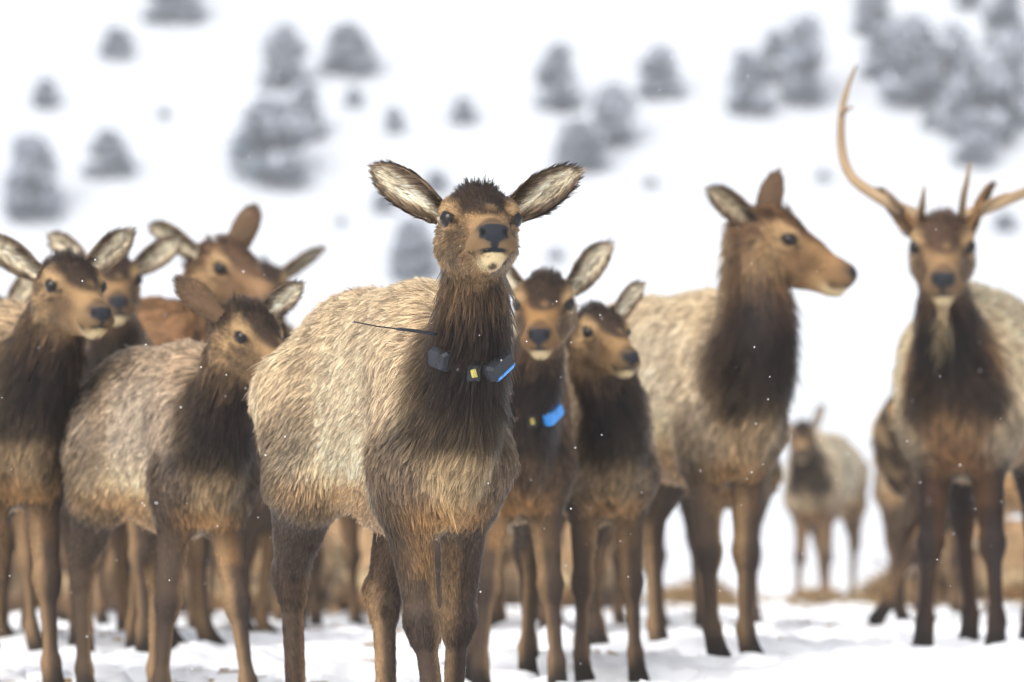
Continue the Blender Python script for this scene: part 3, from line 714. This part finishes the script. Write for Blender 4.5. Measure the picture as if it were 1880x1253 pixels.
# ------------------------------------------------------------------ tracking collars
def chamfer_box(c, ax, ay, az, sx, sy, sz, ch):
    """box with bevelled outer edges; az points outward"""
    c, ax, ay, az = [np.array(q, float) for q in (c, ax, ay, az)]
    V, F = [], []
    def ring(x, y, z, cc):
        out = []
        for px_, py_ in ((x - cc, y), (x, y - cc), (x, -y + cc), (x - cc, -y), (-x + cc, -y), (-x, -y + cc), (-x, y - cc), (-x + cc, y)):
            out.append(c + ax * px_ + ay * py_ + az * z)
        return out
    for (x, y, z, cc) in ((sx * .96, sy * .96, -sz, ch * .5), (sx, sy, -sz * .8, ch * .5), (sx, sy, sz * .35, ch * .5), (sx * .86, sy * .80, sz, ch * .5)):
        V += ring(x, y, z, cc)
    for k in range(3):
        for j in range(8): F.append((k * 8 + j, k * 8 + (j + 1) % 8, (k + 1) * 8 + (j + 1) % 8, (k + 1) * 8 + j))
    F.append(tuple(range(8))[::-1]); F.append(tuple(24 + j for j in range(8)))
    return V, [f[::-1] for f in F]

def make_collar(label, e, t, w, tilt, boxes, blue_big, antenna, pad=.02, yaw=0.0, s=1.0):
    c = np.array(e.W @ Vector(e.nk(t))); r = float(np.interp(t, *e.rr)) * e.scale
    cy, sy_ = math.cos(math.radians(yaw)), math.sin(math.radians(yaw))
    Rv = np.array((cy, sy_, 0)); Fw = np.array((sy_, -cy, 0)); Up = np.array((0, 0, 1.0))
    tl = math.radians(tilt); G = Fw * math.cos(tl) - Up * math.sin(tl); A = Up * math.cos(tl) + Fw * math.sin(tl)
    rl, rd = r * w + pad, r + pad * .8
    def at(phi, out=0.0, up=0.0):
        ph = math.radians(phi); n = unit(math.sin(ph) / rl * Rv + math.cos(ph) / rd * G)
        return c + rl * math.sin(ph) * Rv + rd * math.cos(ph) * G + n * out + A * up, n, np.cross(A, n)
    root = bpy.data.objects.new('tracking_collar', None); COL.objects.link(root); root.location = c
    tag(root, label, 'collar', 'tracking collars')
    def put(name, V, F, mat, parent=root, smooth=False):
        V = np.array(V) - c
        return mesh_obj(name, V, F, mat, parent, smooth)
    V, F = [], []; n = 64
    for i in range(n):
        p, nn, tt = at(360 * i / n)
        for o_, u_ in ((0, -.021), (0, .021), (.005, .021), (.005, -.021)): V.append(p + nn * o_ + A * u_ * s)
    for i in range(n):
        j = (i + 1) % n
        for q in range(4): F.append((i * 4 + q, i * 4 + (q + 1) % 4, j * 4 + (q + 1) % 4, j * 4 + q))
    put('band', V, [f[::-1] for f in F], M['blue_band'] if blue_big else M['band'])
    (pa, ua), (pb, ub) = boxes
    p, nn, tt = at(pa, .016, ua); V, F = chamfer_box(p, tt, A, nn, .040 * s, .031 * s, .022, .014)
    put('battery_box', V, F, M['plastic'])
    p, nn, tt = at(pb, .018, ub); ay = unit(A * .90 + tt * .42); axx = unit(tt * .90 - A * .42) if not blue_big else tt
    axx = unit(tt * .88 + A * .40); ay = unit(A * .88 - tt * .40)
    V, F = chamfer_box(p, axx, ay, nn, .050 * s, .030 * s, .027, .014)
    tb = put('transmitter_box', V, F, M['blue'] if blue_big else M['plastic'])
    if not blue_big:
        V, F = chamfer_box(p - ay * .0255 * s + nn * .0225 + axx * .006, axx, unit(ay * .75 + nn * .5), unit(nn * .85 - ay * .55), .040 * s, .0085 * s, .004, .002)
        put('blue_strip', V, F, M['blue'], tb)
    q_, n_, t_ = at(pb - 34, .016, ub - .012); ay2 = unit(A * .9 - t_ * .25)
    V, F = chamfer_box(q_ - n_ * .004, t_, A, n_, .022 * s, .030 * s, .015, .008); put('end_block', V, F, M['plastic'])
    V, F = chamfer_box(q_ + n_ * .0125, unit(t_ + A * .25), ay2, n_, .0085 * s, .013 * s, .0012, .001); put('sticker', V, F, M['yellow'])
    q_, n_, t_ = at((pa + pb) * .5 - 4, .009, -.004); V, F = chamfer_box(q_, t_, A, n_, .020 * s, .026 * s, .003, .003); put('leather_patch', V, F, M['leather'])
    q_, n_, t_ = at((pa + pb) * .5 - 14, .010, -.020); V, F = tube([q_, q_ + n_ * .006], [.0055, .0045], 10, 1); put('rivet', V, F, M['steel'])
    if antenna:
        p0, p1, p2 = [np.array(pix(*q)) for q in antenna]
        V, F = tube([p1 * 1.02 - p0 * .02, p1 * .5 + p2 * .5 - (0, 0, .002), p2], [.0022, .0020, .0018], 8); an = put('antenna', V, F, M['band'], root, True)
        V, F = tube([p0, p0 * .5 + p1 * .5 + (0, 0, .001), p1], [.0055, .0050, .0042], 8); put('sheath', V, F, M['plastic'], an, True)
        V, F = tube([p2 + (.002, 0, 0), p2 - (.004, 0, 0)], [.0034, .0030], 8, 1); put('tip', V, F, M['band'], an, True)
    return root
if 'main' in E:
    make_collar('black tracking collar with blue edged box and whip antenna on the nearest elk', E['main'], .45, .68, 20, ((-48, .0), (34, -.010)), False,
                ((802, 614, 15.66), (728, 604, 15.60), (650, 591, 15.55)), pad=.014, yaw=6, s=.93)
if 'G' in E:
    make_collar('dark tracking collar with bright blue box on the elk behind', E['G'], .26, .68, 18, ((-50, 0), (42, -.01)), True, None, pad=.024, s=.88)

# ------------------------------------------------------------------ snow dusted junipers on the hillside
def juniper_meshes(seed, wide):
    rng = np.random.default_rng(seed)
    tv, tf = tube([(0, 0, -.3), (.03, 0, .4), (-.02, .03, .9)], [.11, .08, .03], 7)
    n = 2600
    nb = 26
    bz = rng.random(nb) ** .8 * .80 + .10; bz[0] = .88; bz[1:5] = .14
    pr_ = np.interp(bz, [0, .15, .5, .8, 1], [.9, 1.0, .80, .45, .12]) * .40 * wide
    ba = np.arange(nb) * 2.4 + rng.random(nb); br = pr_ * (.25 + .65 * rng.random(nb)); br[0] = 0
    BC = np.stack([br * np.cos(ba), br * np.sin(ba), bz], 1); BR = np.interp(bz, [0, .3, 1], [.21, .23, .13]) * (.75 + .5 * rng.random(nb))
    own = rng.integers(0, nb, n); dd = rng.normal(size=(n, 3)); dd /= np.linalg.norm(dd, axis=1)[:, None]
    C0 = BC[own] + dd * (BR[own] * rng.random(n) ** .4)[:, None] * np.array((1, 1, .8))
    C0[:, 2] = np.clip(C0[:, 2], .02, 1.02); z = C0[:, 2]; ang = np.arctan2(C0[:, 1], C0[:, 0])
    def leaves(C0, size, flat):
        m = len(C0); d = rng.normal(size=(m, 3)); d[:, 2] = np.abs(d[:, 2]) * .6; d += np.c_[np.cos(ang[:m]), np.sin(ang[:m]), np.zeros(m)] * 1.0
        d /= np.linalg.norm(d, axis=1)[:, None]
        e = np.cross(d, rng.normal(size=(m, 3)) * (1 - flat) + np.array((0, 0, 1)) * flat); e /= np.linalg.norm(e, axis=1)[:, None]
        sz = size * (.6 + .8 * rng.random(m))[:, None]
        V = np.stack([C0 - e * sz * .35, C0 + d * sz * .5 - e * sz * .3, C0 + d * sz, C0 + d * sz * .5 + e * sz * .3], 1).reshape(-1, 3)
        return V, np.arange(4 * m).reshape(m, 4)
    V1, F1 = leaves(C0, .115, 0.0)
    k = (dd[:, 2] > -.25) & (vnoise(C0, 6.0, seed) + .22 * z > .40); ang = ang[k]
    V2, F2 = leaves(C0[k] * np.array((1.04, 1.04, 1.0)) + (0, 0, .02), .13, .6)
    out = []
    for nm, V, F, mt in (('trunk', np.array(tv) * (.5, .5, .9), tf, M['bark']), ('crown', V1, F1, M['needles']), ('snow_load', V2, F2, M['snowload'])):
        o = mesh_obj(nm, V, F, mt, None, False); out.append(o.data); bpy.data.objects.remove(o)
    return out
JM = [juniper_meshes(11 + i, w) for i, w in enumerate((1.0, 1.15, .9, 1.05, .8))]
TREES = [  # centre x, base y, width, height (photograph pixels), label
    (315, 38, 125, 95, 'dark juniper cut by the top edge at upper left'), (212, 104, 62, 58, 'small lone juniper high on the slope at upper left'),
    (83, 198, 60, 58, 'small juniper near the left edge halfway up the slope'), (196, 326, 90, 92, 'rounded snowy juniper between left edge and the big double clump'),
    (55, 402, 130, 160, 'largest juniper at the left picture edge above the dark necked elk'), (522, 163, 100, 122, 'pointed juniper at the top of the left centre clump'),
    (638, 135, 98, 96, 'rounded juniper right of the pointed one at upper left centre'), (648, 195, 40, 38, 'tiny shrub below the rounded juniper at left centre'),
    (497, 337, 160, 165, 'broad snow covered juniper at the bottom of the left centre clump'), (560, 257, 84, 108, 'leaning dark juniper in the middle of the left centre clump'),
    (722, 242, 42, 50, 'small shrub above the collared elk left ear'), (850, 224, 50, 48, 'small dark shrub above the collared elk head'),
    (1024, 203, 96, 125, 'pointed juniper at the left of the centre right trio'), (1128, 266, 96, 118, 'dark juniper in the middle of the centre right trio'),
    (1066, 312, 125, 95, 'pale snowy juniper lowest of the centre right trio'), (1208, 178, 96, 96, 'juniper at the right end of the centre right trio'),
    (1376, 208, 86, 120, 'leftmost juniper of the big right hand thicket'), (1478, 192, 105, 165, 'tall juniper with visible stem left of the long antler'),
    (1424, 150, 80, 100, 'snowy juniper filling the left end of the thicket'), (1602, 62, 95, 110, 'juniper at the top edge above the long antler tip'),
    (1684, 193, 150, 165, 'broad juniper just right of the long antler'), (1636, 145, 95, 105, 'juniper squeezed behind the broad one by the antler'),
    (1790, 304, 84, 100, 'lowest juniper of the thicket above the bull brow tine'), (1800, 262, 130, 175, 'tall snowy juniper in the right part of the thicket'),
    (1862, 234, 100, 185, 'dark juniper at the right picture edge'), (1776, 14, 62, 60, 'juniper cut by the top edge at upper right'), (1712, 236, 40, 40, 'tiny shrub under the broad juniper by the antler'),
    (1852, 90, 100, 110, 'juniper in the upper right corner'), (1752, 150, 90, 110, 'snowy juniper in the middle of the right thicket'),
    (757, 512, 110, 115, 'juniper low on the slope beside the collared elk neck'), (800, 352, 52, 44, 'shrub just above the collared elk left ear base'),
    (703, 388, 46, 40, 'faint shrub under the collared elk left ear'), (1846, 422, 52, 34, 'low shrub right of the bull head'), (1020, 478, 34, 26, 'tiny shrub right of the collared elk head'),
    (625, 414, 26, 20, 'tiny faint shrub left of the collared elk ear'), (300, 216, 30, 20, 'tiny faint shrub on open snow at upper left'), (1195, 342, 30, 18, 'faint low shrub on open snow right of centre'), (1512, 330, 34, 20, 'faint low shrub left of the long antler base')]
for i, (x, y, w, hgt, lab) in enumerate(TREES):
    k = (HORIZON - y) / FPX
    D = (HS * HB + 1.0 + CAM_H) / (HS - k)
    for _ in range(4):
        X = (x - 940) / FPX * D
        D += (CAM_H + k * D - float(hill_z(np.array(X), np.array(D)))) / (HS - k)
    X = (x - 940) / FPX * D; Z = float(hill_z(np.array(X), np.array(D)))
    s = FPX / D
    root = bpy.data.objects.new('juniper_tree', None); COL.objects.link(root); root.location = (X, D, Z - .05)
    root.rotation_euler = (0, 0, i * 1.7); root.scale = (w * .95 / s, w * .95 / s, hgt * .95 / s)
    tag(root, lab, 'tree', 'junipers on the hillside')
    for me in JM[i % 5]:
        o = bpy.data.objects.new(me.name.split('.')[0], me); COL.objects.link(o); o.parent = root

# ------------------------------------------------------------------ hay, straw and falling snow
def slivers(name, P, length, width, mat, rng, flat=.25):
    n = len(P); d = rng.normal(size=(n, 3)); d[:, 2] *= flat; d /= np.linalg.norm(d, axis=1)[:, None]
    e = np.cross(d, rng.normal(size=(n, 3))); e /= np.linalg.norm(e, axis=1)[:, None]
    L = (length * (.5 + rng.random(n)))[:, None]; w = width * (.6 + .8 * rng.random(n))[:, None]
    V = np.stack([P - d * L * .5 - e * w, P - d * L * .5 + e * w, P + d * L * .5 + e * w * .6, P + d * L * .5 - e * w * .6], 1).reshape(-1, 3)
    return mesh_obj(name, V, np.arange(4 * n).reshape(n, 4), mat, None, False)
rng = np.random.default_rng(5)
n = 42000
x = rng.uniform(-4.6, 4.6, n); y = rng.normal(41.5, 1.1, n)
hp = np.clip(vnoise(np.stack([x, y * .3, 0 * x], 1), 2.2, 3) - .38, .0, 1) * .62 + .02
kk = rng.random(n) < np.clip(hp * 9 - .1, .08, 1); x, y, hp = x[kk], y[kk], hp[kk]; n = len(x)
hz = field_z(x, y) + hp * rng.random(n) * np.exp(-((y - 41.5) / 1.4) ** 2)
tag(slivers('hay', np.stack([x, y, hz], 1), .22, .006, M['hay'], rng), 'strip of tan feeding hay across the snow behind the herd', None, None, 'stuff')
n = 4200
x = rng.uniform(-3.2, 3.2, n); y = rng.uniform(19.5, 39, n); k = vnoise(np.stack([x, y, 0 * x], 1), .9, 8) > .45; x, y = x[k], y[k]
tag(slivers('straw', np.stack([x, y, field_z(x, y) + .006], 1), .08, .007, M['hay'], rng, .1), 'loose straw bits scattered on the trampled snow', None, None, 'stuff')
n = 1700
D = (rng.random(n) ** .7) * 26 + 12.5; px_ = rng.uniform(-60, 1940, n); py_ = rng.uniform(-40, 1300, n)
c = np.stack([(px_ - 940) / FPX * D, D, CAM_H + (HORIZON - py_) / FPX * D], 1)
c = c[c[:, 2] > field_z(c[:, 0], c[:, 1]) + .03]
oc = np.array([(1, 0, 0), (-1, 0, 0), (0, 1, 0), (0, -1, 0), (0, 0, 1), (0, 0, -1)]); of = np.array([(0, 2, 4), (2, 1, 4), (1, 3, 4), (3, 0, 4), (2, 0, 5), (1, 2, 5), (3, 1, 5), (0, 3, 5)])
r = rng.uniform(.0009, .0026, len(c))
tag(mesh_obj('falling_snow', (c[:, None] + oc[None] * r[:, None, None]).reshape(-1, 3), (of[None] + 6 * np.arange(len(c))[:, None, None]).reshape(-1, 3), M['flake'], None, False), 'scattered snowflakes falling through the air', None, None, 'stuff')

# ------------------------------------------------------------------ snowy air
hm = bpy.data.materials.new('snowy_air'); hm.use_nodes = True; t = hm.node_tree; t.nodes.clear()
vo = t.nodes.new('ShaderNodeVolumePrincipled'); vo.inputs['Density'].default_value = .0017; vo.inputs['Color'].default_value = (.93, .95, 1.0, 1); vo.inputs['Anisotropy'].default_value = .2
ou = t.nodes.new('ShaderNodeOutputMaterial'); t.links.new(vo.outputs[0], ou.inputs['Volume'])
x0, x1, y0, y1, z0, z1 = -171., 171., -41., 461., -8., 112.
V = [(x, y, z) for x in (x0, x1) for y in (y0, y1) for z in (z0, z1)]
F = [(0, 1, 3, 2), (4, 6, 7, 5), (0, 4, 5, 1), (2, 3, 7, 6), (0, 2, 6, 4), (1, 5, 7, 3)]
tag(mesh_obj('haze', V, F, hm, None, False), 'thin snowy haze in the air over the field', None, None, 'stuff')
